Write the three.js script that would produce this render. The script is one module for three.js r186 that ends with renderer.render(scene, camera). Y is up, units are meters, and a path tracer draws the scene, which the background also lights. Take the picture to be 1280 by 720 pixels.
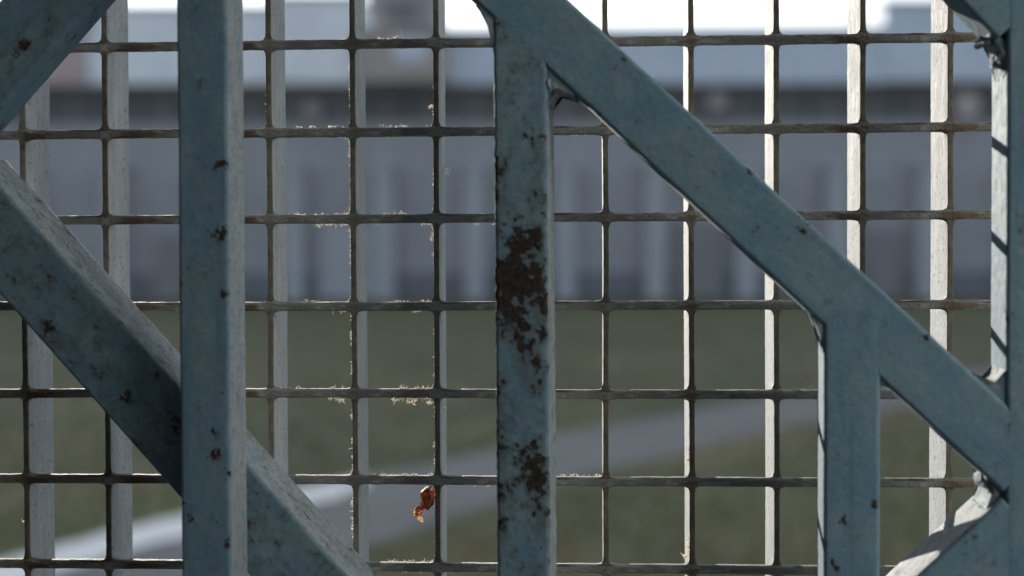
import * as THREE from 'three';
import { mergeGeometries } from 'three/addons/utils/BufferGeometryUtils.js';

// ---------------------------------------------------------------- camera, sky, sun, exposure
const EYE = 1.6, Y0 = EYE - 0.01808;                       // height of the lens and of the middle row of the grating
const scene = new THREE.Scene();
const camera = new THREE.PerspectiveCamera(23.249, 1280 / 720, 0.02, 4000);
camera.rotation.order = 'YXZ';
camera.position.set(0.0406, EYE, 0.5465);
camera.rotation.set(-0.02025, 0.05079, -0.00394);
camera.focus = 0.55;
camera.userData.fStop = 5.4;
const renderer = new THREE.WebGLRenderer({ antialias: true });
renderer.toneMapping = THREE.LinearToneMapping;
renderer.toneMappingExposure = 2.0;
renderer.shadowMap.enabled = true;

const AZ = 18.5 * Math.PI / 180, EL = 13.2 * Math.PI / 180;  // low sun behind the grating, to the left
const SUN = new THREE.Vector3(-Math.sin(AZ) * Math.cos(EL), Math.sin(EL), -Math.cos(AZ) * Math.cos(EL));
const sun = new THREE.DirectionalLight(new THREE.Color(1, 0.9, 0.78), 5);
sun.position.copy(SUN).multiplyScalar(120); sun.target.position.set(0, 1, 0);
sun.castShadow = true; sun.shadow.radius = 1; sun.shadow.mapSize.set(4096, 4096);
Object.assign(sun.shadow.camera, { left: -60, right: 60, top: 60, bottom: -60, near: 1, far: 300 });
scene.add(sun, sun.target);

{ // clear, slightly milky winter sky
  const W = 512, H = 256, d = new Float32Array(W * H * 4);
  for (let j = 0; j < H; j++) for (let i = 0; i < W; i++) {
    const th = (j + 0.5) / H * Math.PI - Math.PI / 2, ph = ((i + 0.5) / W - 0.5) * 2 * Math.PI;
    const v = [Math.cos(th) * Math.cos(ph), Math.sin(th), Math.cos(th) * Math.sin(ph)];
    const up = Math.max(0, v[1]), c = v[0] * SUN.x + v[1] * SUN.y + v[2] * SUN.z;
    const h = Math.exp(-up * 4.5), g = 0.55 * Math.exp((c - 1) * 5) + 0.35 * Math.exp((c - 1) * 1.4);
    const k = 4 * (j * W + i);
    d[k] = 0.155 + 0.24 * h + g * 0.95;
    d[k + 1] = 0.215 + 0.225 * h + g * 0.93;
    d[k + 2] = 0.295 + 0.20 * h + g * 0.9;
    d[k + 3] = 1;
  }
  const t = new THREE.DataTexture(d, W, H, THREE.RGBAFormat, THREE.FloatType);
  t.mapping = THREE.EquirectangularReflectionMapping; t.magFilter = THREE.LinearFilter; t.needsUpdate = true;
  scene.background = t; scene.environment = t;
}

// ---------------------------------------------------------------- helpers
let seed = 7;
const rnd = () => { seed = (seed * 1664525 + 1013904223) >>> 0; return seed / 4294967296; };
const rr = (a, b) => a + (b - a) * rnd();
const clamp = (x, a = 0, b = 1) => Math.min(b, Math.max(a, x));
const smooth = (a, b, x) => { const t = clamp((x - a) / (b - a)); return t * t * (3 - 2 * t); };
const mix = (a, b, t) => a + (b - a) * t;
function hash(x, y, z) {
  let h = Math.imul(x | 0, 374761393) ^ Math.imul(y | 0, 668265263) ^ Math.imul(z | 0, 2147483647 - 1274126177);
  h = Math.imul(h ^ (h >>> 13), 1274126177); h ^= h >>> 16;
  return (h >>> 0) / 4294967296;
}
function noise(x, y, s = 0) {                               // value noise, 0..1
  const xi = Math.floor(x), yi = Math.floor(y); let u = x - xi, v = y - yi;
  u = u * u * (3 - 2 * u); v = v * v * (3 - 2 * v);
  return mix(mix(hash(xi, yi, s), hash(xi + 1, yi, s), u), mix(hash(xi, yi + 1, s), hash(xi + 1, yi + 1, s), u), v);
}
function fbm(x, y, s = 0, o = 4) { let a = 0.5, r = 0, n = 0; for (let i = 0; i < o; i++) { r += a * noise(x, y, s + i * 17); n += a; a *= 0.5; x *= 2.03; y *= 2.03; } return r / n; }

const taken = {};
const numbered = (name) => { const n = taken[name] = (taken[name] ?? -1) + 1; return n ? name + '_' + String(n).padStart(3, '0') : name; };
function tag(o, label, category, group, kind) {
  o.userData.label = label; if (category) o.userData.category = category;
  if (group) o.userData.group = group; if (kind) o.userData.kind = kind;
  return o;
}
function add(o, parent = scene) { parent.add(o); return o; }
function part(name, geo, mat, parent) { const m = new THREE.Mesh(geo, mat); m.name = name; m.castShadow = m.receiveShadow = true; parent.add(m); return m; }
function base(name, pos = [0, 0, 0], turn = 0) { const g = new THREE.Group(); g.name = numbered(name); g.position.set(...pos); g.rotation.y = turn; scene.add(g); return g; }
function structure(name, geo, mat) { const m = part(name, geo, mat, scene); m.userData.kind = 'structure'; return m; }
function box(w, h, d, x = 0, y = 0, z = 0) { const g = new THREE.BoxGeometry(w, h, d); g.translate(x, y, z); return g; }
function tex(data, w, h, srgb = false) {
  const t = new THREE.DataTexture(data, w, h, THREE.RGBAFormat);
  t.wrapS = t.wrapT = THREE.RepeatWrapping; t.magFilter = THREE.LinearFilter; t.minFilter = THREE.LinearMipmapLinearFilter; t.generateMipmaps = true;
  if (srgb) t.colorSpace = THREE.SRGBColorSpace; t.needsUpdate = true; return t;
}
const enc = (l) => Math.round(255 * (l <= 0.0031308 ? 12.92 * l : 1.055 * Math.pow(clamp(l), 1 / 2.4) - 0.055));
// colour + bump + roughness painted from one function f(u_mm, v_mm) -> [r, g, b, height 0..1, roughness]
function surface(w, h, pxmm, f) {
  const W = Math.round(w * pxmm), H = Math.round(h * pxmm), c = new Uint8Array(W * H * 4), b = new Uint8Array(W * H * 4), r = new Uint8Array(W * H * 4);
  for (let j = 0; j < H; j++) for (let i = 0; i < W; i++) {
    const s = f((i + 0.5) / pxmm, (j + 0.5) / pxmm), k = 4 * (j * W + i);
    c[k] = enc(s[0]); c[k + 1] = enc(s[1]); c[k + 2] = enc(s[2]); c[k + 3] = 255;
    b[k] = b[k + 1] = b[k + 2] = Math.round(255 * clamp(s[3])); b[k + 3] = 255;
    r[k] = r[k + 2] = 0; r[k + 1] = Math.round(255 * clamp(s[4])); r[k + 3] = 255;
  }
  return { map: tex(c, W, H, true), bumpMap: tex(b, W, H), roughnessMap: tex(r, W, H) };
}
// sweep of a closed outline [[a, b], ...] along t = 0..L; shape(a, b, t) -> [x, y, z]; uv: u round the outline, v along, both / (U, V)
function sweep(outline, L, n, shape, U, V, u0 = 0) {
  const m = outline.length, per = [0];
  for (let i = 0; i < m; i++) { const p = outline[i], q = outline[(i + 1) % m]; per.push(per[i] + Math.hypot(p[0] - q[0], p[1] - q[1])); }
  const pos = [], uv = [], idx = [];
  for (let j = 0; j <= n; j++) for (let i = 0; i <= m; i++) {
    const t = j / n * L, p = outline[i % m];
    pos.push(...shape(p[0], p[1], t)); uv.push((per[i] + u0) / U, t / V);
  }
  const s = m + 1;
  for (let j = 0; j < n; j++) for (let i = 0; i < m; i++) { const a = j * s + i; idx.push(a, a + 1, a + s, a + 1, a + s + 1, a + s); }
  for (const j of [0, n]) { const c = pos.length / 3; let x = 0, y = 0, z = 0; for (let i = 0; i < m; i++) { x += pos[3 * (j * s + i)]; y += pos[3 * (j * s + i) + 1]; z += pos[3 * (j * s + i) + 2]; }
    pos.push(x / m, y / m, z / m); uv.push(0, 0); for (let i = 0; i < m; i++) j ? idx.push(c, j * s + i, j * s + i + 1) : idx.push(c, j * s + i + 1, j * s + i); }
  const g = new THREE.BufferGeometry();
  g.setAttribute('position', new THREE.Float32BufferAttribute(pos, 3)); g.setAttribute('uv', new THREE.Float32BufferAttribute(uv, 2)); g.setIndex(idx);
  g.computeVertexNormals();
  const N = g.attributes.normal;                            // close the seam of the outline
  for (let j = 0; j <= n; j++) { const a = j * s, b = a + m; const v = new THREE.Vector3(N.getX(a) + N.getX(b), N.getY(a) + N.getY(b), N.getZ(a) + N.getZ(b)).normalize(); N.setXYZ(a, v.x, v.y, v.z); N.setXYZ(b, v.x, v.y, v.z); }
  return g;
}
// rounded rectangle outline, centre 0, counter-clockwise seen from +z; extra points along the sides
function rrect(w, h, r, k = 3, side = 2) {
  const o = [];
  for (const [sx, sy, a0] of [[1, 1, 0], [-1, 1, 1], [-1, -1, 2], [1, -1, 3]]) {
    for (let i = 0; i <= k; i++) { const a = (a0 + i / k) * Math.PI / 2; o.push([sx * (w / 2 - r) + r * Math.cos(a), sy * (h / 2 - r) + r * Math.sin(a)]); }
    const p = o[o.length - 1], b = (a0 + 1) * Math.PI / 2, [nx, ny] = [[-1, 1], [-1, -1], [1, -1], [1, 1]][a0];
    const q = [nx * (w / 2 - r) + r * Math.cos(b), ny * (h / 2 - r) + r * Math.sin(b)];
    for (let i = 1; i < side; i++) o.push([mix(p[0], q[0], i / side), mix(p[1], q[1], i / side)]);
  }
  return o;
}

// ---------------------------------------------------------------- setting: ground, path, pavement
const grassTex = surface(1000, 1000, 0.6, (u, v) => {       // one "mm" here is 1 cm: 10 m x 10 m, tiling
  const w = (p) => p / 1000 * 2 * Math.PI, x = 1.6 * Math.cos(w(u)), y = 1.6 * Math.sin(w(u)), z = 1.6 * Math.cos(w(v)), q = 1.6 * Math.sin(w(v));
  const a = fbm(x + q * 0.7 + 9, y + z * 0.7 + 9, 3, 5), b = noise(u * 0.4, v * 0.4, 5), e = fbm(x - z + 20, y + q + 20, 31, 3);
  const dry = smooth(0.42, 0.68, e), k = 0.45 + 1.05 * a * (0.55 + 0.45 * b) + 0.2 * (b - 0.5);
  return [k * mix(0.068, 0.105, dry), k * mix(0.077, 0.086, dry), k * mix(0.025, 0.038, dry), b, 0.95];
});
const grassMat = new THREE.MeshStandardMaterial({ ...grassTex, bumpScale: 0.04, roughness: 1 });
{
  const g = new THREE.PlaneGeometry(3000, 3000, 1, 1); g.rotateX(-Math.PI / 2);
  const uv = g.attributes.uv; for (let i = 0; i < uv.count; i++) uv.setXY(i, uv.getX(i) * 300, uv.getY(i) * 300);
  structure('ground', g, grassMat);
}
const asphaltTex = surface(500, 500, 0.8, (u, v) => {
  const a = noise(u * 0.5, v * 0.5, 8), b = fbm(u * 0.012, v * 0.012, 12, 4), k = 0.8 + 0.3 * a + 0.3 * (b - 0.5);
  return [0.07 * k, 0.071 * k, 0.076 * k, a, 0.65 + 0.25 * b];
});
const asphalt = new THREE.MeshStandardMaterial({ ...asphaltTex, bumpScale: 0.004, roughness: 1 });
function strip(name, p, dir, w, L, y, mat) {               // flat ribbon with a slightly wandering edge
  const n = 120, pos = [], uv = [], idx = [], nx = -dir[1], nz = dir[0];
  for (let i = 0; i <= n; i++) for (const s of [-1, 1]) {
    const t = (i / n - 0.5) * L, e = s * (w / 2 + 0.05 * (noise(t * 1.3, s * 9, 4) - 0.5));
    pos.push(p[0] + dir[0] * t + nx * e, y, p[1] + dir[1] * t + nz * e); uv.push(e / 5, t / 5);
  }
  for (let i = 0; i < n; i++) { const a = 2 * i; idx.push(a, a + 1, a + 2, a + 1, a + 3, a + 2); }
  const g = new THREE.BufferGeometry(); g.setAttribute('position', new THREE.Float32BufferAttribute(pos, 3)); g.setAttribute('uv', new THREE.Float32BufferAttribute(uv, 2)); g.setIndex(idx); g.computeVertexNormals();
  if (g.attributes.normal.getY(0) < 0) { g.index.array.reverse(); g.computeVertexNormals(); }
  return structure(name, g, mat);
}
function ribbon(name, A, B, y, mat) {                      // flat sheet between two edge curves
  const ca = new THREE.CatmullRomCurve3(A.map(([x, z]) => new THREE.Vector3(x, y, z))), cb = new THREE.CatmullRomCurve3(B.map(([x, z]) => new THREE.Vector3(x, y, z))), n = 140, pos = [], uv = [], idx = [];
  for (let i = 0; i <= n; i++) for (const [c, s] of [[ca, 0], [cb, 1]]) { const p = c.getPoint(i / n), w = 0.05 * (noise(i * 0.35, s * 9, 4) - 0.5); pos.push(p.x + w, y, p.z + w); uv.push((p.x) / 5, p.z / 5); }
  for (let i = 0; i < n; i++) { const a = 2 * i; idx.push(a, a + 1, a + 2, a + 1, a + 3, a + 2); }
  const g = new THREE.BufferGeometry(); g.setAttribute('position', new THREE.Float32BufferAttribute(pos, 3)); g.setAttribute('uv', new THREE.Float32BufferAttribute(uv, 2)); g.setIndex(idx); g.computeVertexNormals();
  if (g.attributes.normal.getY(0) < 0) { g.index.array.reverse(); g.computeVertexNormals(); }
  return structure(name, g, mat);
}
const PATH_L = [[-3.75, -3.2], [-3.35, -5.4], [-2.89, -7], [-2.47, -8.0], [-1.81, -9.2], [-1.15, -10.36], [-0.03, -12.42], [2.13, -15.4], [6, -20], [12, -26]];
const PATH_R = [[-2.3, -3.2], [-1.8, -5.4], [-1.2, -7.1], [-0.78, -8.0], [-0.35, -8.9], [-0.02, -9.66], [0.9, -11.1], [1.86, -12.7], [6, -17.4], [12, -23.5]];
ribbon('path', PATH_L, PATH_R, 0.006, asphalt);
const paleStripMat = new THREE.MeshStandardMaterial({ ...surface(400, 400, 0.6, (u, v) => { const a = noise(u * 0.3, v * 0.3, 18), b = fbm(u * 0.02, v * 0.02, 22, 4), k = 0.8 + 0.2 * a + 0.3 * (b - 0.5); return [0.58 * k, 0.58 * k, 0.58 * k, a, 0.85]; }), bumpScale: 0.004, roughness: 1 });
ribbon('pale_strip', [[-3.78, -3.2], [-3.39, -5.4], [-2.93, -7], [-2.51, -8.0], [-1.85, -9.2], [-1.6, -9.65]], [[-3.33, -3.2], [-2.93, -5.4], [-2.5, -6.85], [-2.12, -7.75], [-1.52, -9.0], [-1.5, -9.6]], 0.012, paleStripMat);  // pale strip over the left edge of the path, ending partway along
strip('pavement', [0, 1.6], [1, 0], 3.0, 60, 0.008, asphalt);   // the walk the photographer stands on

{ // added behind the viewer, unseen: a dark light blocker and a pale sunlit reflector
  const blockerMat = new THREE.MeshStandardMaterial({ color: new THREE.Color(0.022, 0.021, 0.02), roughness: 0.9 }), pale = new THREE.MeshStandardMaterial({ color: new THREE.Color(0.86, 0.86, 0.85), roughness: 0.85 });
  const w = base('added_blocker', [0, 0, 0]); tag(w, 'added unseen dark shed with a canopy close behind the viewpoint, outside the picture', 'blocker');
  part('wall', box(3.3, 2.5, 0.14, -1.10, 1.25, 0.76), blockerMat, w); part('baffle', box(3.0, 0.08, 0.85, -1.45, 2.55, 0.5), blockerMat, w); part('side_baffle', box(0.1, 2.5, 0.6, -0.75, 1.25, 0.38), blockerMat, w);
  const b = base('added_reflector', [4.7, 0, 2.6]); tag(b, 'added unseen pale house in full sun behind the viewpoint, outside the picture', 'reflector');
  part('wall', box(8, 10, 6, 0, 5, 3), pale, b);
  const r = new THREE.CylinderGeometry(0.01, 5.9, 2.4, 4, 1); r.rotateY(Math.PI / 4); r.scale(1, 1, 0.8); r.translate(0, 11.2, 3);
  part('roof', r, new THREE.MeshStandardMaterial({ color: new THREE.Color(0.16, 0.09, 0.07), roughness: 0.9 }), b);
}
{ // grass tufts over the lawn, nobody could count them
  const blade = new THREE.BufferGeometry();
  const p = [], ix = [];
  for (let i = 0; i < 7; i++) { const a = rr(0, 6.28), r = rr(0, 0.03), l = rr(0.02, 0.06), x = Math.cos(a) * r, z = Math.sin(a) * r, h = rr(0.05, 0.11), k = p.length / 3;
    p.push(x - 0.004 * Math.sin(a), 0, z + 0.004 * Math.cos(a), x + 0.004 * Math.sin(a), 0, z - 0.004 * Math.cos(a), x + Math.cos(a) * l, h, z + Math.sin(a) * l); ix.push(k, k + 1, k + 2); }
  blade.setAttribute('position', new THREE.Float32BufferAttribute(p, 3)); blade.setIndex(ix); blade.computeVertexNormals();
  const N = 26000, im = new THREE.InstancedMesh(blade, new THREE.MeshPhysicalMaterial({ color: 0xffffff, roughness: 0.9, transmission: 0.25, thickness: 0, side: THREE.DoubleSide }), N);
  const M = new THREE.Matrix4(), Q = new THREE.Quaternion(), c = new THREE.Color(); let n = 0;
  while (n < N) {
    const z = -1.5 - 34 * Math.pow(rnd(), 1.3), x = rr(-0.45, 0.42) * (-z + 3), q0 = PATH_L.findIndex((p) => p[1] < z);
    if (q0 > 0) { const t = (z - PATH_L[q0 - 1][1]) / (PATH_L[q0][1] - PATH_L[q0 - 1][1]), xl = mix(PATH_L[q0 - 1][0], PATH_L[q0][0], t); const q1 = PATH_R.findIndex((p) => p[1] < z); const xr = q1 > 0 ? mix(PATH_R[q1 - 1][0], PATH_R[q1][0], (z - PATH_R[q1 - 1][1]) / (PATH_R[q1][1] - PATH_R[q1 - 1][1])) : xl; if (x > xl - 0.1 && x < xr + 0.1) continue; }
    Q.setFromAxisAngle(new THREE.Vector3(0, 1, 0), rr(0, 6.28)); const s = rr(0.4, 0.8);
    M.compose(new THREE.Vector3(x, 0, z), Q, new THREE.Vector3(s, s, s)); im.setMatrixAt(n, M);
    const q = rnd(); im.setColorAt(n, c.setRGB(mix(0.075, 0.11, q), mix(0.09, 0.1, q), mix(0.03, 0.04, q))); n++;
  }
  im.name = 'grass'; im.castShadow = im.receiveShadow = true; scene.add(im);
  tag(im, 'olive green grass tufts on the blurred lawn behind the grating', 'grass', null, 'stuff');
}

// ---------------------------------------------------------------- far buildings (metres; local origin under the middle of the view)
const PXM = 0.0314;                                        // metres per photograph pixel at the long facade
const plaster = (r, g, b, s, rough = 0.85) => new THREE.MeshStandardMaterial({ ...surface(400, 400, 0.32, (u, v) => {
  const a = fbm(u * 0.02, v * 0.02, s, 4), e = noise(u * 0.16, v * 0.16, s + 3), st = noise(u * 0.09, v * 0.006, s + 5), k = 0.8 + 0.2 * a + 0.1 * e + 0.12 * st;
  return [r * k, g * k, b * k, e, rough];
}), roughness: 1, bumpScale: 0.01 });
function boxM(w, h, d, x, y, z) { const g = box(w, h, d, x, y, z), uv = g.attributes.uv, P = g.attributes.position; for (let i = 0; i < uv.count; i++) uv.setXY(i, (P.getX(i) + P.getZ(i)) / 4, P.getY(i) / 4); return g; }
const FAR = [-2.78, 0, -54.87], TURN = 0.0508;
const M = {
  wall: plaster(0.36, 0.36, 0.38, 40), column: plaster(0.42, 0.435, 0.46, 44), plinth: plaster(0.185, 0.195, 0.215, 48),
  fascia: plaster(0.62, 0.68, 0.78, 52), white: plaster(0.86, 0.88, 0.92, 56), pink: plaster(0.55, 0.42, 0.42, 60), tan: plaster(0.44, 0.38, 0.34, 64), slate: plaster(0.25, 0.25, 0.25, 68),
  frame: new THREE.MeshStandardMaterial({ color: new THREE.Color(0.17, 0.17, 0.18), roughness: 0.7 }),
  glass: new THREE.MeshPhysicalMaterial({ color: new THREE.Color(0.13, 0.135, 0.14), roughness: 0.45, specularIntensity: 0.5 }),
};
{
  const b = base('long_hall', FAR, TURN);
  tag(b, 'long blurred grey hall with pale columns behind the lawn', 'building');
  part('wall', boxM(64, 5.95, 8, 0, 1.1 + 5.95 / 2, -4.6), M.wall, b);
  part('plinth', boxM(64.1, 1.1, 8.3, 0, 0.55, -4.6), M.plinth, b);
  part('upper_wall', boxM(63.6, 1.5, 7.4, 0, 7.05 + 0.75, -4.6), M.slate, b);
  const f = part('fascia', boxM(64.4, 2.1, 8.9, 0, 8.55 + 1.05, -4.5), M.fascia, b);
  part('coping', boxM(64.7, 0.12, 9.2, 0, 10.71, -4.5), M.column, f);
  for (const [x0, x1, top, mat, lab] of [[112, 337, 7, M.white, 'pale raised storey'], [338, 446, -6, M.white, null], [-60, 104, 14, M.pink, 'pinkish raised storey'], [1108, 1400, 4, M.fascia, null]]) {
    const h = (375 - top) * PXM - 8.6, w = (x1 - x0) * PXM, x = ((x0 + x1) / 2 - 640) * PXM;
    const u = part('raised_storey', boxM(w, h, 8.7, x, 8.6 + h / 2, -4.2), mat, b); if (lab) u.userData.label = lab;
    part('coping', boxM(w + 0.15, 0.12, 8.9, x, 8.66 + h, -4.2), M.column, u);
  }
  for (let i = -8; i <= 8; i++) {
    const x = 2.12 + i * 3.58;
    const c = part('column', boxM(0.72, 5.2, 0.72, x, 2.6, -0.1), M.column, b);
    part('capital', boxM(0.9, 0.2, 0.86, x, 5.3, -0.1), M.column, c);
  }
  for (const [x, w, h, mat] of [[-13.6, 1.3, 2.6, M.slate], [-6.6, 2.2, 2.9, M.column], [0.2, 1.2, 2.5, M.slate], [7.5, 1.9, 3.0, M.slate], [14.9, 1.4, 2.7, M.slate]]) {   // doors between the columns
    const d = part('door', boxM(w, h, 0.12, x, h / 2 + 0.05, -0.41), mat, b); part('handle', box(0.05, 0.25, 0.06, x + w * 0.38, 1.15, -0.32), M.frame, d);
  }
  for (let i = -17; i <= 17; i++) {
    const w = part('window', boxM(1.5, 1.15, 0.1, 1.2 + i * 1.79, 7.82, -0.86), M.frame, b);
    part('pane', boxM(1.3, 0.95, 0.06, 1.2 + i * 1.79, 7.82, -0.82), M.glass, w);
  }
}
function block(name, x0, x1, top, z, depth, mat, label, wins = []) {
  const b = base(name, FAR, TURN), w = (x1 - x0) * PXM, x = ((x0 + x1) / 2 - 640) * PXM;
  tag(b, label, 'building');
  const k = (54.9 - z) / 54.9, h = (375 - top) * PXM * k - (k - 1) * 0.05;
  part('wall', boxM(w * k, h, depth, x * k, h / 2, z - depth / 2), mat, b);
  const r = part('roof', boxM(w * k + 0.3, 0.18, depth + 0.3, x * k, h + 0.09, z - depth / 2), M.column, b);
  part('parapet', boxM(w * k + 0.1, 0.12, 0.2, x * k, h + 0.24, z - 0.15), M.column, r);
  for (const [wx, wy, ww, wh] of wins) { const f = part('window', boxM(ww, wh, 0.1, (wx - 640) * PXM * k, (375 - wy) * PXM * k, z + 0.03), M.frame, b); part('pane', boxM(ww - 0.2, wh - 0.2, 0.06, (wx - 640) * PXM * k, (375 - wy) * PXM * k, z + 0.07), M.glass, f); }
  return b;
}
block('dark_building', 458, 545, -20, -10, 8, M.slate, 'narrow dark block beside the pale block behind the hall', [[500, 20, 1.6, 0.9]]);
{ // plant room with a warm wall standing in front of the fascia
  const b = base('roof_hut', FAR, TURN); tag(b, 'tan hut with a bluish shutter in front of the hall roof', 'hut');
  part('wall', boxM(3.4, 1.9, 0.8, (508 - 640) * PXM, 8.6 + 0.95, 0.4), M.tan, b);
  part('shutter', boxM(1.3, 0.9, 0.1, (515 - 640) * PXM, 9.75, 0.83), M.fascia, b);
  part('roof', boxM(3.7, 0.14, 1.0, (508 - 640) * PXM, 10.57, 0.4), M.slate, b);
}
for (const [x, y, r, c, lab] of [[390, 135, 0.36, [0.3, 0.27, 0.28], 'dim round pink sign on the hall left of centre'], [899, 127, 0.34, [0.42, 0.36, 0.37], 'small pale pink round sign high on the hall'], [1213, 132, 0.5, [0.5, 0.42, 0.4], 'large pinkish round sign at the right end of hall']]) {
  const s = base('round_sign', FAR, TURN); tag(s, lab, 'sign', 'round signs on the hall');
  const g = new THREE.CylinderGeometry(r, r, 0.08, 28); g.rotateX(Math.PI / 2); g.translate((x - 640) * PXM, (375 - y) * PXM, 0.1);
  const h = new THREE.TorusGeometry(r, 0.04, 8, 32); h.translate((x - 640) * PXM, (375 - y) * PXM, 0.14);
  const k = part('disc', g, new THREE.MeshStandardMaterial({ color: new THREE.Color(...c), roughness: 0.7 }), s); part('rim', h, k.material, k);
  part('bracket', box(0.08, 0.08, 0.95, (x - 640) * PXM, (375 - y) * PXM, -0.4), M.frame, s);
}
function tree(x, z, h, r, s, label) {
  seed = s; const t = base('tree', [x, 0, z]); tag(t, label, 'tree', 'trees behind the hall');
  const bark = new THREE.MeshStandardMaterial({ color: new THREE.Color(0.07, 0.055, 0.045), roughness: 0.95 });
  const limbs = []; const tg = new THREE.CylinderGeometry(0.1, 0.28, h * 0.72, 9); tg.translate(0, h * 0.36, 0); limbs.push(tg);
  const P = [], I = []; 
  for (let i = 0; i < 16; i++) {
    const a = rr(0, 6.28), e = rr(0.2, 1.1), l = r * rr(0.6, 1.05), y = h * rr(0.4, 0.7), d = new THREE.Vector3(Math.cos(a) * Math.cos(e), Math.sin(e), Math.sin(a) * Math.cos(e));
    const g = new THREE.CylinderGeometry(0.02, 0.08, l, 6); g.translate(0, l / 2, 0); g.applyQuaternion(new THREE.Quaternion().setFromUnitVectors(new THREE.Vector3(0, 1, 0), d)); g.translate(0, y, 0); limbs.push(g);
    for (let k = 0; k < 180; k++) {
      const q = rr(0.35, 1.05), c = d.clone().multiplyScalar(l * q); c.y += y; c.x += rr(-1, 1) * r * 0.22; c.y += rr(-1, 1) * r * 0.2; c.z += rr(-1, 1) * r * 0.22;
      const u = new THREE.Vector3(rr(-1, 1), rr(-1, 1), rr(-1, 1)).normalize().multiplyScalar(0.13), w = new THREE.Vector3(rr(-1, 1), rr(-1, 1), rr(-1, 1)).normalize().multiplyScalar(0.09), n0 = P.length / 3;
      for (const [i1, i2] of [[-1, 0], [0, -1], [1, 0], [0, 1]]) P.push(c.x + u.x * i1 + w.x * i2, c.y + u.y * i1 + w.y * i2, c.z + u.z * i1 + w.z * i2);
      I.push(n0, n0 + 1, n0 + 2, n0, n0 + 2, n0 + 3);
    }
  }
  part('trunk', mergeGeometries(limbs), bark, t);
  const g = new THREE.BufferGeometry(); g.setAttribute('position', new THREE.Float32BufferAttribute(P, 3)); g.setIndex(I); g.computeVertexNormals();
  part('crown', g, new THREE.MeshPhysicalMaterial({ color: new THREE.Color(0.07, 0.085, 0.04), roughness: 0.9, transmission: 0.3, thickness: 0, side: THREE.DoubleSide }), t);
}
tree(4.4, -78, 15.2, 2.4, 91, 'bare-looking tree whose top shows over the hall roof right of centre');
tree(-4.9, -80, 15.0, 1.3, 92, 'small tree top beside the middle post above the hall roof');

// ---------------------------------------------------------------- grating
const PX = 33, PY = 34.293;                                // pitch in mm
const C0 = -8, C1 = 17, R0 = -6, R1 = 11;                  // bars beyond the frame too
const mm = 0.001;
const gx = (c) => (c - 6.5) * PX, gy = (r) => -(r - 4) * PY;
// vertical flat bar: outline in (x, z): 2.1 x 27 mm; front edge carries brown grime, the sides are bare zinc
const VP = rrect(2.1, 27, 0.35, 2, 3).map(([a, b]) => [b, a]).reverse();      // (z, x)
const FRONT_U = (() => { let u = 0, s = 0, n = 0; VP.forEach((p, i) => { if (p[0] > 13.45) { s += u; n++; } const q = VP[(i + 1) % VP.length]; u += Math.hypot(p[0] - q[0], p[1] - q[1]); }); return s / n; })();

const steelTex = (s, grime) => surface(58, 240, 4.4, (u, v) => {
  // u runs: right side near the front -> front edge -> left side -> back edge -> right side
  const fine = noise(u * 3.1, v * 0.9, s) , mid = fbm(u * 0.35, v * 0.12, s + 2, 4), big = fbm(u * 0.05, v * 0.03, s + 5, 3);
  const scratch = smooth(0.78, 0.9, noise(u * 2.2 + 5 * mid, v * 0.10, s + 9));
  const front = 1 - smooth(1.0 + 0.7 * mid, 1.9 + 0.7 * mid, Math.min(Math.abs(u - grime[0]), Math.abs(u - 58 - grime[0]), Math.abs(u + 58 - grime[0])));        // grime and rust caked on the exposed front edge
  const speck = smooth(0.70, 0.80, fbm(u * 0.8, v * 0.8, s + 11, 3));
  let k = 0.86 + 0.16 * fine + 0.34 * (mid - 0.5) + 0.25 * (big - 0.5) - 0.12 * scratch;
  let r = 0.30 * k, g = 0.328 * k, b = 0.348 * k;
  const d = clamp(front + 0.75 * speck), gr = 0.5 + 1.0 * fbm(u * 0.6, v * 0.35, s + 20, 3);
  r = mix(r, 0.105 * gr, d); g = mix(g, 0.098 * gr, d); b = mix(b, 0.082 * gr, d);
  return [r, g, b, 0.5 * fine + 0.5 * mid, mix(0.7 + 0.25 * mid, 0.95, d)];
});
const steelMat = [3, 103].map((s) => new THREE.MeshPhysicalMaterial({ ...steelTex(s, [FRONT_U]), roughness: 1, bumpScale: 0.00025, specularIntensity: 0.35 }));
const crossTex = surface(16, 320, 4.4, (u, v) => {
  const fine = noise(u * 2.6, v * 2.2, 61), mid = fbm(u * 0.5, v * 0.22, 63, 4), big = fbm(u * 0.1, v * 0.02, 66, 3);
  const bare = smooth(0.52, 0.72, fbm(u * 0.5, v * 0.22, 70, 3));            // scuffed patches where the zinc shows
  const rust = smooth(0.6, 0.74, fbm(u * 0.25, v * 0.06, 74, 4));
  const k = 0.55 + 0.9 * mid * (0.6 + 0.6 * fine) + 0.4 * (big - 0.5);
  let r = 0.142 * k, g = 0.146 * k, b = 0.14 * k;
  r = mix(r, 0.2 * k, bare); g = mix(g, 0.205 * k, bare); b = mix(b, 0.2 * k, bare);
  r = mix(r, 0.075 * k, rust); g = mix(g, 0.055 * k, rust); b = mix(b, 0.038 * k, rust);
  return [r, g, b, 0.6 * mid + 0.4 * fine, 0.72 + 0.2 * fine];
});
const crossMat = new THREE.MeshStandardMaterial({ ...crossTex, roughness: 1, bumpScale: 0.0006 });
const flare = (d) => Math.exp(-Math.max(0, Math.abs(d)) / 0.75);            // forged fillet at each crossing
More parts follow.
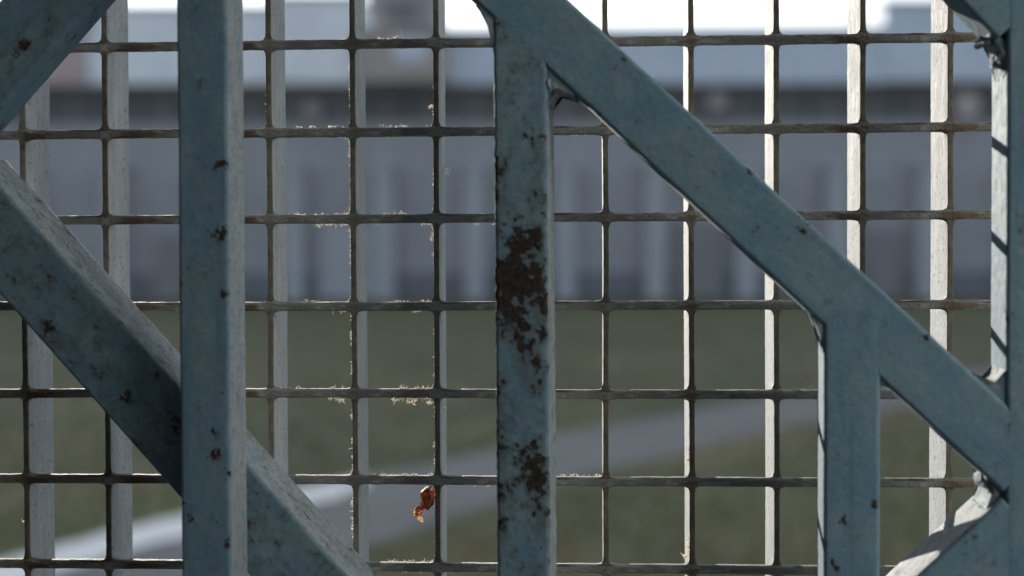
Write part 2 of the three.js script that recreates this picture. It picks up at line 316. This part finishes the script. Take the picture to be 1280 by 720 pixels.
function verticalGeo(s) {
  const top = gy(R0) + 12, L = top - gy(R1) + 12, n = Math.round(L / 1.0);
  return sweep(VP, L, n, (z, x, t) => {
    const y = top - t, row = (top - 12 - y) / PY, dy = (row - Math.round(row)) * PY;
    const near = clamp((z + 13.5 - 22) / 2.5);            // 1 along the front few millimetres
    const w = 1 + near * 1.0 * flare(Math.abs(dy) - 2.0) * (Math.abs(dy) > 1.6 ? 1 : 0.9);
    const e = 0.16 * (fbm(t * 0.5, Math.sign(x) * 7 + z * 0.3, s, 3) - 0.5), bow = 0.35 * (noise(t * 0.012, 3, s + 4) - 0.5);
    return [(x * w + Math.sign(x) * e + bow) * mm, y * mm, (z - 13.5 + 0.5 * e) * mm];
  }, 58, 240);
}
function crossGeo(s) {
  const x0 = gx(C0) - 14, L = gx(C1) - gx(C0) + 28, n = Math.round(L / 1.0);
  return sweep(rrect(3.9, 3.5, 0.9, 3, 2), L, n, (z, y, t) => {
    const x = x0 + t, c = (t - 14) / PX, dx = (c - Math.round(c)) * PX;
    const w = 1 + 0.62 * flare(Math.abs(dx) - 1.1) * (Math.abs(dx) > 1 ? 1 : 0.9);
    const e = 0.34 * (fbm(t * 0.35, Math.sign(y) * 7 + z, s, 4) - 0.5), f = 0.3 * (fbm(t * 0.3, z * 0.7 + y, s + 8, 3) - 0.5), bow = 0.5 * (noise(t * 0.011, 2, s + 3) - 0.5);
    return [x * mm, (y * w + Math.sign(y) * e + bow) * mm, (z - 1.55 + f) * mm];
  }, 16, 320);
}
{
  const g = base('steel_grating', [0, Y0, 0]);
  tag(g, 'galvanised steel grating of deep vertical bars and grimy crossbars', 'grating');
  const vg = [11, 12, 13, 14].map(verticalGeo), cg = [21, 22, 23, 24, 25].map(crossGeo);
  for (let c = C0; c <= C1; c++) { const m = part('vertical_bar', vg[(c + 16) % 4], steelMat[(c + 17) % 2], g); m.position.x = (gx(c) + 0.5 * (hash(c + 40, 3, 1) - 0.5)) * mm; m.rotation.z = 0.003 * (hash(c + 40, 5, 2) - 0.5); }
  for (let r = R0; r <= R1; r++) { const m = part('cross_bar', cg[(r * 2 + 20) % 5], crossMat, g); m.position.y = (gy(r) + 0.4 * (hash(r + 40, 7, 3) - 0.5)) * mm; m.rotation.z = 0.002 * (hash(r + 40, 9, 4) - 0.5); }
}

// ---------------------------------------------------------------- painted frame in front of the grating (local mm; z = 0 is its front plane)
const frame = base('railing_frame', [-0.2, Y0, 0.031], -4.2 * Math.PI / 180);
tag(frame, 'blue-green painted steel railing frame with rust spots, in front of grating', 'railing');
// a tube from p to q (centre line on the front plane), w wide, d deep; rust = [[t mm along, a mm across (-w/2..w/2), radius, strength], ...]
function paint(len, w, d, s, rust, wear, tone = [0.095, 0.172, 0.234]) {
  const U = 2 * (w + d);
  const tx = surface(U, len, 4, (u, v) => {
    // u = 0 at the right side near its middle ... the front face is centred on u = w/2 + d/2 by the outline order below
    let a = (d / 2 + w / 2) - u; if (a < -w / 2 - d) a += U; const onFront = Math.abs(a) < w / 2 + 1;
    const n1 = fbm(u * 0.11, v * 0.05, s, 4), n2 = fbm(u * 0.45, v * 0.4, s + 3, 4), fine = noise(u * 2.6, v * 2.4, s + 7), n3 = fbm(u * 0.9, v * 0.8, s + 13, 3), nr = fbm(u * 0.24, v * 0.2, s + 61, 5);
    const run = noise(u * 0.9, v * 0.018, s + 71) * noise(u * 0.35, v * 0.03, s + 75), scuff = smooth(0.72, 0.8, fbm(u * 0.12 + 3, v * 1.1, s + 81, 3));
    let k = 0.94 + 0.26 * (n1 - 0.5) + 0.16 * (n2 - 0.5) + 0.16 * (fine - 0.5) - 0.3 * Math.max(0, run - 0.35) + 0.12 * scuff;
    const green = smooth(0.35, 0.7, n1), chalk = smooth(0.55, 0.75, fbm(u * 0.2, v * 0.12, s + 29, 4));
    let r = tone[0] * mix(0.97, 1.06, green) * k, g = tone[1] * k, b = tone[2] * mix(1.03, 0.93, green) * k;
    r = mix(r, 0.18 * k, 0.22 * chalk); g = mix(g, 0.245 * k, 0.22 * chalk); b = mix(b, 0.29 * k, 0.22 * chalk);
    const wornLit = smooth(w / 2 + 0.2, w / 2 + 1.6, a) * smooth(0.3, 0.52, 0.5 * n2 + 0.3 * fine + 0.2 * n3) * 0.85;           // grainy grey primer wear, and light painted into the same side of every member
    r = mix(r, 0.235 * k, wornLit); g = mix(g, 0.255 * k, wornLit); b = mix(b, 0.262 * k, wornLit);
    let bias = 0, drip = 0;
    for (const [t, c, rad, str] of rust) { const dx = (a - c + 5 * (n2 - 0.5)) / rad, dy = (v - t + 6 * (n3 - 0.5) + 3 * (nr - 0.5)) / rad; const q = dx * dx + dy * dy * 0.8; if (q < 6) bias += str * Math.exp(-q) * (onFront ? 1 : 0.5); const ey = v - t; if (ey > 0 && ey < 26 && rad > 3) drip += str * Math.exp(-dx * dx * 1.6 - ey / 9); }
    const flake = smooth(0.54, 0.64, fbm(u * 0.3 + 4, v * 0.34, s + 111, 4)); bias *= 1 - 0.62 * flake;      // paint still holding between the rust
    const field = 0.42 * n2 + 0.38 * nr + 0.2 * n3;
    const ru = smooth(0.67, 0.81, field + bias * 0.4 + 0.55 * wear), stain = smooth(0.52, 0.76, field + bias * 0.36 + wear + 0.16 * Math.min(1, drip) * (0.4 + 1.2 * noise(u * 1.4, v * 0.12, s + 95)));
    r = mix(r, 0.062 * (0.6 + 0.7 * n2), 0.62 * stain); g = mix(g, 0.072 * (0.6 + 0.7 * n2), 0.6 * stain); b = mix(b, 0.068 * (0.6 + 0.7 * n2), 0.6 * stain);
    const rk = 0.35 + 1.1 * fbm(u * 1.1, v * 1.0, s + 41, 3);
    r = mix(r, 0.0235 * rk, ru); g = mix(g, 0.0205 * rk, ru); b = mix(b, 0.0185 * rk, ru);
    const pit = smooth(0.88, 0.94, 0.75 * noise(u * 0.7, v * 0.65, s + 51) + 0.3 * n3) * smooth(0.5, 0.62, fbm(u * 0.08, v * 0.05, s + 57, 3));          // tiny chips
    r = mix(r, 0.05, pit * 0.8); g = mix(g, 0.04, pit * 0.8); b = mix(b, 0.035, pit * 0.8);
    return [r, g, b, clamp(0.62 + 0.12 * (fine - 0.5) + 0.3 * (n2 - 0.5) - 0.35 * ru * (0.4 + 0.9 * n3) - 0.25 * pit), mix(0.68 + 0.2 * n2, 0.95, clamp(ru + 0.4 * stain + pit))];
  });
  return new THREE.MeshPhysicalMaterial({ ...tx, roughness: 1, bumpScale: 0.0006, specularIntensity: 0.35 });
}
function member(name, p, q, w, d, s, { rust = [], wear = 0, set = 0, edge = 0.25, r = 1.6, step = 1 } = {}) {
  const L = Math.hypot(q[0] - p[0], q[1] - p[1]), e = [(q[0] - p[0]) / L, (q[1] - p[1]) / L], nx = -e[1], ny = e[0];   // nx,ny points left of travel
  const rim = (t, a) => { let k = 0; for (const [rt, ra, rad, str] of rust) { const y = (t - rt) / rad; if (Math.abs(a - ra) < rad + 6) k += Math.exp(-y * y) * str; } return Math.min(2.2, k); };
  // outline in (a, z): starts at the middle of the side a = +w/2, passes the front (z = d/2) towards a = -w/2
  const o = rrect(w, d, r, 4, 5), i0 = o.findIndex(([x, z]) => x > w / 2 - 0.01 && z > -0.01); const out = [...o.slice(i0), ...o.slice(0, i0)];
  const shift = out[0][1];
  const g = sweep(out, L, Math.round(L / step), (a, z, t) => {
    const k = edge * (1 + rim(t, a)), h = k * (fbm(t * 0.5, a * 0.4 + z * 0.3, s, 4) - 0.5) + 0.25 * (noise(t * 0.03, 3 * Math.sign(a), s + 2) - 0.5);
    const l = Math.hypot(a / w, z / d) || 1, da = a / w / l * h, dz = z / d / l * h * 0.5;
    const aa = a + da, zz = z - d / 2 + dz - set;
    return [(p[0] + e[0] * t + nx * aa) * mm, (p[1] + e[1] * t + ny * aa) * mm, zz * mm];
  }, 2 * (w + d), L, shift);
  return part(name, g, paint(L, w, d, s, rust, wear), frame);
}
// helper: a line through a middle point at an angle, from t0 to t1
const ln = ([x, y], deg, t0, t1) => { const a = deg * Math.PI / 180; return [[x + Math.cos(a) * t0, y + Math.sin(a) * t0], [x + Math.cos(a) * t1, y + Math.sin(a) * t1]]; };
// long sloping brace from beyond the top edge to the right-hand post
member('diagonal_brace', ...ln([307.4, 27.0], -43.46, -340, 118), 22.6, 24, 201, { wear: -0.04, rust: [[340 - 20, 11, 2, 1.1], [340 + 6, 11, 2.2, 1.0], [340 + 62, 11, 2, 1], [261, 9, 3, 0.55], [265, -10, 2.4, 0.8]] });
// middle post, badly rusted; t runs downwards from y = 100
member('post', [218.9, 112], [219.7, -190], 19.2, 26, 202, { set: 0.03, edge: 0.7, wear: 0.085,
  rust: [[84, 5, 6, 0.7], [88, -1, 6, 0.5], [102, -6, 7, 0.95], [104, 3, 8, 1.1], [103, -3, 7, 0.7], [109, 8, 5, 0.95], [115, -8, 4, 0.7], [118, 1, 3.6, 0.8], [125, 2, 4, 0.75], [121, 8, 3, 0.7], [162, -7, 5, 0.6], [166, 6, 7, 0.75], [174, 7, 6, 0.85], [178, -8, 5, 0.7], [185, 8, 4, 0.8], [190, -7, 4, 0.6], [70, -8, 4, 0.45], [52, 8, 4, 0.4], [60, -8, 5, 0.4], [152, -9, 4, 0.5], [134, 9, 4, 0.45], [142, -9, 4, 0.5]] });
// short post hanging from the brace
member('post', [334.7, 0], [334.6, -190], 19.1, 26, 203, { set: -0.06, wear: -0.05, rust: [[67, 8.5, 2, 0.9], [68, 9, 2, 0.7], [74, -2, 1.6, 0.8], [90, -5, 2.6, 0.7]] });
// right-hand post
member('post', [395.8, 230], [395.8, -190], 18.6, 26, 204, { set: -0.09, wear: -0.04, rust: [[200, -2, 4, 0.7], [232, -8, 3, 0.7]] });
// upper right and lower right braces
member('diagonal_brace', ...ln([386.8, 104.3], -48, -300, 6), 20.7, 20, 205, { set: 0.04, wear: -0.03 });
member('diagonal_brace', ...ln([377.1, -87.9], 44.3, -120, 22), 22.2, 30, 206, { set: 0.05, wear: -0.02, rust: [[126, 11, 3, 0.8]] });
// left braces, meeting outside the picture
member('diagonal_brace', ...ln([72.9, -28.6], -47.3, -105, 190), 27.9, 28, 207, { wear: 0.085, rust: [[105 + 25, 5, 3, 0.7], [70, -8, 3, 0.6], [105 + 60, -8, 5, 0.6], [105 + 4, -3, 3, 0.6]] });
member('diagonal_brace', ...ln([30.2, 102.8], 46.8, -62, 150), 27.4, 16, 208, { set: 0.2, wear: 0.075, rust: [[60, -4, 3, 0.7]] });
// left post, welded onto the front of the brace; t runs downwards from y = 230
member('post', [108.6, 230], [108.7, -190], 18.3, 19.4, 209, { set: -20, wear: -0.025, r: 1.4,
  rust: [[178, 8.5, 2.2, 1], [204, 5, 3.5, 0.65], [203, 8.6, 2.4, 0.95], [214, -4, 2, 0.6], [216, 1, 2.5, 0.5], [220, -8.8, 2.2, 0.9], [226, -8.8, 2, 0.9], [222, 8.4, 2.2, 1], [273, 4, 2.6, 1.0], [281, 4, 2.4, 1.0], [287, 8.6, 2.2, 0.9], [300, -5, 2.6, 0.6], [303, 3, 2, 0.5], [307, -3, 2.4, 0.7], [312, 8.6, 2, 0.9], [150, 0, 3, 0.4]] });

// welds: concave fillets of bead metal in the corners, recessed from the front
const weldMat = paint(40, 20, 20, 231, [], 0.03);
function fillet(c, a1, a2, l1, l2, d, set, s) {
  const A = [Math.cos(a1 * Math.PI / 180), Math.sin(a1 * Math.PI / 180)], B = [Math.cos(a2 * Math.PI / 180), Math.sin(a2 * Math.PI / 180)];
  const pin = [c[0] - (A[0] + B[0]) * 2, c[1] - (A[1] + B[1]) * 2], o = [], n = 16;
  const P = [c[0] + A[0] * l1, c[1] + A[1] * l1], Q = [c[0] + B[0] * l2, c[1] + B[1] * l2];
  for (let i = 0; i <= n; i++) { const t = i / n, k = [c[0] + 0.25 * (P[0] + Q[0] - 2 * c[0]) * 0.4, c[1] + 0.25 * (P[1] + Q[1] - 2 * c[1]) * 0.4]; o.push([(1 - t) ** 2 * P[0] + 2 * t * (1 - t) * k[0] + t * t * Q[0], (1 - t) ** 2 * P[1] + 2 * t * (1 - t) * k[1] + t * t * Q[1]]); }
  o.push([Q[0] - A[0] * 2.5 - B[0], Q[1] - A[1] * 2.5 - B[1]], pin, [P[0] - B[0] * 2.5 - A[0], P[1] - B[1] * 2.5 - A[1]]);
  let area = 0; for (let i = 0; i < o.length; i++) { const p = o[i], q = o[(i + 1) % o.length]; area += p[0] * q[1] - p[1] * q[0]; } if (area < 0) o.reverse();
  const g = sweep(o, d, 26, (x, y, t) => { const h = 0.9 * (fbm(x * 0.5 + t * 0.2, y * 0.5 - t * 0.35, s, 3) - 0.5), e = t < 0.01 || t > d - 0.01 ? 0.6 : 0; return [(x + h - e * (A[0] + B[0]) * 0.4) * mm, (y + h - e * (A[1] + B[1]) * 0.4) * mm, (-set - d + t) * mm]; }, 80, 40);
  return part('weld', g, weldMat, frame);
}
fillet([229.0, 84.5], -90, -43.5, 11, 13, 23, 1.2, 301);     // middle post / long brace
fillet([209.2, 103.5], -90, 136.5, 12, 9, 22, 1.0, 302);
fillet([325.2, -5.0], -90, 136.5, 10, 8, 22, 1.2, 303);      // short post / long brace
fillet([344.3, -24.0], -90, -43.5, 5, 5, 20, 2.0, 304);
fillet([386.5, -32.0], 90, 136.5, 12, 15, 22, 1.4, 305);     // long brace / right-hand post, upper side
fillet([386.5, -63.4], 136.5, 224, 9, 9, 24, 3.0, 306);      // long brace / lower right brace
fillet([386.5, 89.2], 132, -90, 8, 9, 18, 2.2, 307);         // upper right brace / right-hand post
function bead(x, y, z, r, s) {
  const g = new THREE.IcosahedronGeometry(1, 4), P = g.attributes.position;
  for (let i = 0; i < P.count; i++) { const k = 1 + 1.3 * (fbm(P.getX(i) * 1.6 + P.getZ(i) + 5, P.getY(i) * 1.6 + P.getZ(i) * 1.7 + 5, s, 3) - 0.55); P.setXYZ(i, (x + P.getX(i) * r[0] * k) * mm, (y + P.getY(i) * r[1] * k) * mm, (z + P.getZ(i) * r[2] * k) * mm); }
  g.computeVertexNormals(); return part('weld_bead', g, weldMat, frame);
}
bead(380.5, 93.5, -10, [3.4, 2.2, 7], 311); bead(385, 87.0, -8, [2.4, 3.0, 6], 312); bead(381, -59.5, -11, [2.2, 3.6, 8], 313); bead(385.5, -64.5, -10, [2.6, 3.0, 6], 314); bead(325.6, -2.5, -5, [1.3, 4.0, 3.0], 315); bead(229, 80.5, -5, [1.6, 3.0, 4], 316);

// ---------------------------------------------------------------- small things on the grating
{ // withered leaf hanging under a crossing, tail of fluff below
  const l = base('dead_leaf', [gx(6) * mm, Y0, 0]); tag(l, 'curled rust-brown dead leaf hanging below a crossing of the grating', 'leaf');
  const mat = new THREE.MeshPhysicalMaterial({ ...surface(12, 12, 12, (u, v) => { const n = fbm(u * 0.7, v * 0.7, 81, 4), k = 0.5 + n; const dk = smooth(0.5, 0.62, fbm(u * 0.5 + 7, v * 0.5, 89, 3)); return [mix(0.46, 0.2, dk) * k, mix(0.15, 0.06, dk) * k, mix(0.045, 0.025, dk) * k, n, 0.9]; }), roughness: 1, transmission: 0.45, thickness: 0, bumpScale: 0.0006, side: THREE.DoubleSide });
  const pale = new THREE.MeshPhysicalMaterial({ color: new THREE.Color(0.62, 0.45, 0.26), roughness: 0.9, transmission: 0.4, thickness: 0, side: THREE.DoubleSide });
  function crumple(w, h, cx, cy, cz, tilt, s, n = 26, curl = 1) {
    const pos = [], uv = [], idx = [];
    for (let j = 0; j <= n; j++) for (let i = 0; i <= n; i++) {
      const v = j / n, u = i / n * 2 - 1, prof = Math.sin(Math.PI * Math.pow(clamp(v * 0.94 + 0.05), 0.75)) * (0.8 + 0.45 * (fbm(v * 5, Math.sign(u) * 3, s, 3) - 0.3));
      const a = u * 1.9 * curl, x = Math.sin(a) * w * 0.42 * prof, z = (Math.cos(a) * 0.42 * w + 1.5 * (fbm(u * 3.5 + 8, v * 5, s + 3, 3) - 0.5) * w) * prof, y = (0.5 - v) * h + 0.6 * w * (fbm(u * 4 + 3, v * 4, s + 6, 3) - 0.5);
      const c = Math.cos(tilt), q = Math.sin(tilt); pos.push((cx + x * c - y * q) * mm, (cy + x * q + y * c) * mm, (cz + z) * mm); uv.push(i / n, v);
    }
    for (let j = 0; j < n; j++) for (let i = 0; i < n; i++) { const a = j * (n + 1) + i; idx.push(a, a + n + 1, a + 1, a + 1, a + n + 1, a + n + 2); }
    const g = new THREE.BufferGeometry(); g.setAttribute('position', new THREE.Float32BufferAttribute(pos, 3)); g.setAttribute('uv', new THREE.Float32BufferAttribute(uv, 2)); g.setIndex(idx); g.computeVertexNormals(); return g;
  }
  const y0 = gy(6);
  part('blade', crumple(8.6, 8.6, -4.6, y0 - 7.2, -1.5, -0.55, 83), mat, l);
  part('stalk', sweep(rrect(0.7, 0.7, 0.3, 2, 1), 4, 8, (a, b, t) => [(-0.9 - t * 0.35 + a) * mm, (y0 - 1.4 - t * 0.7 + 0.2 * Math.sin(t)) * mm, (-1.3 + b) * mm], 4, 4), pale, l);
  part('blade', crumple(6.4, 6.4, -3.9, y0 - 8.4, 0.2, -0.2, 93, 22, 0.7), mat, l);
  part('withered_tip', crumple(4.2, 4.2, -8.0, y0 - 12.4, -1.2, -0.5, 85, 16), mat, l);
  part('withered_tip', crumple(2.6, 3.2, -9.4, y0 - 13.4, -1.6, 0.3, 87, 14), pale, l);
  part('withered_tip', crumple(2.8, 3.0, -7.2, y0 - 15.6, -1.1, 0.9, 88, 14), pale, l);
}
{ // lint, cobweb and seed fluff caught on the bars
  seed = 4242; const geos = [];
  const fibre = (p, d, len, rad, curl) => {
    const n = 5, pos = [], idx = []; let q = p.slice(), v = new THREE.Vector3(...d).normalize(); const c = new THREE.Vector3(rr(-1, 1), rr(-1, 1), rr(-1, 1)).multiplyScalar(curl);
    for (let j = 0; j <= n; j++) {
      const r = rad * (1 - 0.7 * j / n), s1 = new THREE.Vector3(0.3, 0.2, 1).cross(v).normalize(), s2 = v.clone().cross(s1);
      for (let k = 0; k < 3; k++) { const a = k * 2.094; pos.push((q[0] + r * (s1.x * Math.cos(a) + s2.x * Math.sin(a))) * mm, (q[1] + r * (s1.y * Math.cos(a) + s2.y * Math.sin(a))) * mm, (q[2] + r * (s1.z * Math.cos(a) + s2.z * Math.sin(a))) * mm); }
      q = [q[0] + v.x * len / n, q[1] + v.y * len / n, q[2] + v.z * len / n]; v.add(c).normalize();
    }
    for (let j = 0; j < n; j++) for (let k = 0; k < 3; k++) { const a = j * 3 + k, b = j * 3 + (k + 1) % 3; idx.push(a, b, a + 3, b, b + 3, a + 3); }
    const g = new THREE.BufferGeometry(); g.setAttribute('position', new THREE.Float32BufferAttribute(pos, 3)); g.setIndex(idx); geos.push(g);
  };
  const crumb = (p, r) => { const g = new THREE.IcosahedronGeometry(r * mm, 0); const P = g.attributes.position; for (let i = 0; i < P.count; i++) { const k = 0.6 + 0.8 * hash(Math.round(P.getX(i) * 1e7), Math.round(P.getY(i) * 1e7), Math.round(P.getZ(i) * 1e7)); P.setXYZ(i, P.getX(i) * k + p[0] * mm, P.getY(i) * k + p[1] * mm, P.getZ(i) * k + p[2] * mm); }
    const h = new THREE.BufferGeometry(); h.setAttribute('position', P); h.setIndex([...Array(P.count).keys()]); geos.push(h); };
  const side = -1;
  const edgeV = (c, ra, rb, n, s = side, amt = 1) => { for (let i = 0; i < 2.4 * n; i++) { const y = gy(mix(ra, rb, rnd())), x = gx(c) + s * 1.05; if (noise(y * 0.28, c * 7, 5) < 0.38) continue; if (rnd() < 0.28) crumb([x + s * rr(0, 0.15), y, rr(-3, -0.2)], rr(0.2, 0.5) * amt); else fibre([x, y, rr(-4, -0.3)], [s, rr(-1, 1), rr(-0.3, 0.6)], rr(0.6, 1.8) * amt, rr(0.08, 0.18), 0.6); } };
  const edgeH = (r, ca, cb, n, s, amt = 1) => { for (let i = 0; i < 1.7 * n; i++) { const x = gx(mix(ca, cb, rnd())), y = gy(r) + s * 1.95; if (noise(x * 0.3, r * 7 + s, 6) < 0.4) continue; if (rnd() < 0.25) crumb([x, y + s * 0.1, rr(-3, -0.2)], rr(0.2, 0.45) * amt); else fibre([x, y, rr(-3, -0.3)], [rr(-1, 1), s * rr(0.2, 1), rr(-0.4, 0.4)], rr(0.6, 1.9) * amt, rr(0.08, 0.18), 0.7); } };
  const clump = (x, y, n, R, z = -1.5) => { for (let i = 0; i < n; i++) { const a = rr(0, 6.28), q = R * Math.sqrt(rnd()); const p = [x + Math.cos(a) * q, y + Math.sin(a) * q * 0.7, z + rr(-1, 1)]; rnd() < 0.35 ? crumb(p, rr(0.2, 0.55)) : fibre(p, [rr(-1, 1), rr(-1, 1), rr(-0.5, 0.5)], rr(0.7, 2.2), rr(0.1, 0.2), 0.8); } };
  edgeV(4, 1.3, 1.95, 10, -1, 0.8); edgeV(4, 2.1, 3.9, 12, -1, 0.8);
  edgeV(5, 1.1, 1.95, 22); edgeV(5, 2.05, 2.95, 34); edgeV(5, 3.05, 3.95, 34); edgeV(5, 4.05, 4.95, 34); edgeV(5, 5.05, 5.95, 30); edgeV(5, 6.05, 6.7, 20);
  edgeV(6, 0.9, 1.95, 22); edgeV(6, 2.05, 2.95, 22); edgeV(6, 3.05, 3.5, 20, -1, 1.2); edgeV(6, 4.05, 4.95, 20); edgeV(6, 5.05, 5.95, 24); edgeV(6, 6.4, 6.95, 8);
  edgeV(8, 2.05, 2.5, 12, -1, 0.7); edgeV(9, 6.6, 6.95, 22, -1, 1.1); edgeV(9, 5.6, 5.9, 8);
  edgeH(1, 4.8, 5.7, 14, 1); edgeH(2, 4.3, 5.0, 18, 1); edgeH(2, 5.3, 6, 18, 1); edgeH(2, 5.4, 6, 8, -1); edgeH(2, 7.4, 7.8, 8, -1, 0.8); edgeH(2, 4.8, 5.0, 6, -1);
  edgeH(3, 4.2, 5, 24, 1); edgeH(3, 5.2, 6, 18, 1); edgeH(3, 4.5, 5, 26, -1, 1.1); edgeH(3, 5.8, 6, 10, -1); edgeH(3, 6.4, 6.7, 10, -1); edgeH(3, 5.2, 5.3, 4, -1);
  edgeH(4, 4.3, 5, 22, 1); edgeH(4, 5.2, 6, 14, 1); edgeH(4, 4.7, 5, 6, -1); edgeH(4, 5.7, 5.8, 5, -1);
  edgeH(5, 4.1, 5, 14, 1); edgeH(5, 5.4, 6, 24, 1); edgeH(5, 4.5, 5, 10, -1); edgeH(5, 5.5, 6, 24, -1, 1.1);
  edgeH(6, 5, 6, 22, 1); edgeH(6, 7.3, 8, 16, 1, 0.8); edgeH(6, 6.4, 6.7, 10, -1); edgeH(7, 5.4, 6, 14, 1); edgeH(7, 5.5, 6, 12, -1);
  clump(gx(5.68), gy(5) - 3.2, 34, 2.0); clump(gx(5.9), gy(5) - 3.6, 18, 1.1); clump(gx(4.84), gy(5) - 2.8, 12, 1.0); clump(gx(5.47), gy(5) - 2.4, 12, 1.2);
  clump(gx(5.95), gy(3.22), 22, 1.5); clump(gx(5.94), gy(1.72), 12, 0.8); clump(gx(6) + 2.6, gy(2.44), 16, 1.3, -16); clump(gx(6) + 2.2, gy(5.14), 8, 0.8);
  fibre([gx(5.6), gy(1) + 1.9, -1], [-0.25, 1, 0], 5, 0.07, 0.03); clump(gx(5.5), gy(1) + 2.4, 6, 0.5);
  clump(gx(8.98) - 2, gy(6.85), 14, 0.9); clump(gx(6.6), gy(6) - 2.4, 8, 0.9); clump(gx(1) - 1.6, gy(6.5), 3, 0.6);
  const flat = geos.map((g) => { const h = g.index ? g.toNonIndexed() : g; for (const k of Object.keys(h.attributes)) if (k !== 'position') h.deleteAttribute(k); return h; });
  const g = mergeGeometries(flat); g.computeVertexNormals();
  const m = new THREE.Mesh(g, new THREE.MeshPhysicalMaterial({ color: new THREE.Color(0.93, 0.88, 0.8), roughness: 1, transmission: 0.6, thickness: 0, side: THREE.DoubleSide }));
  m.name = 'cobweb_fluff'; m.castShadow = m.receiveShadow = true; m.position.set(0, Y0, 0); scene.add(m);
  tag(m, 'pale lint, cobweb and seed fluff caught along the grating bars', 'fluff', null, 'stuff');
}

renderer.render(scene, camera);
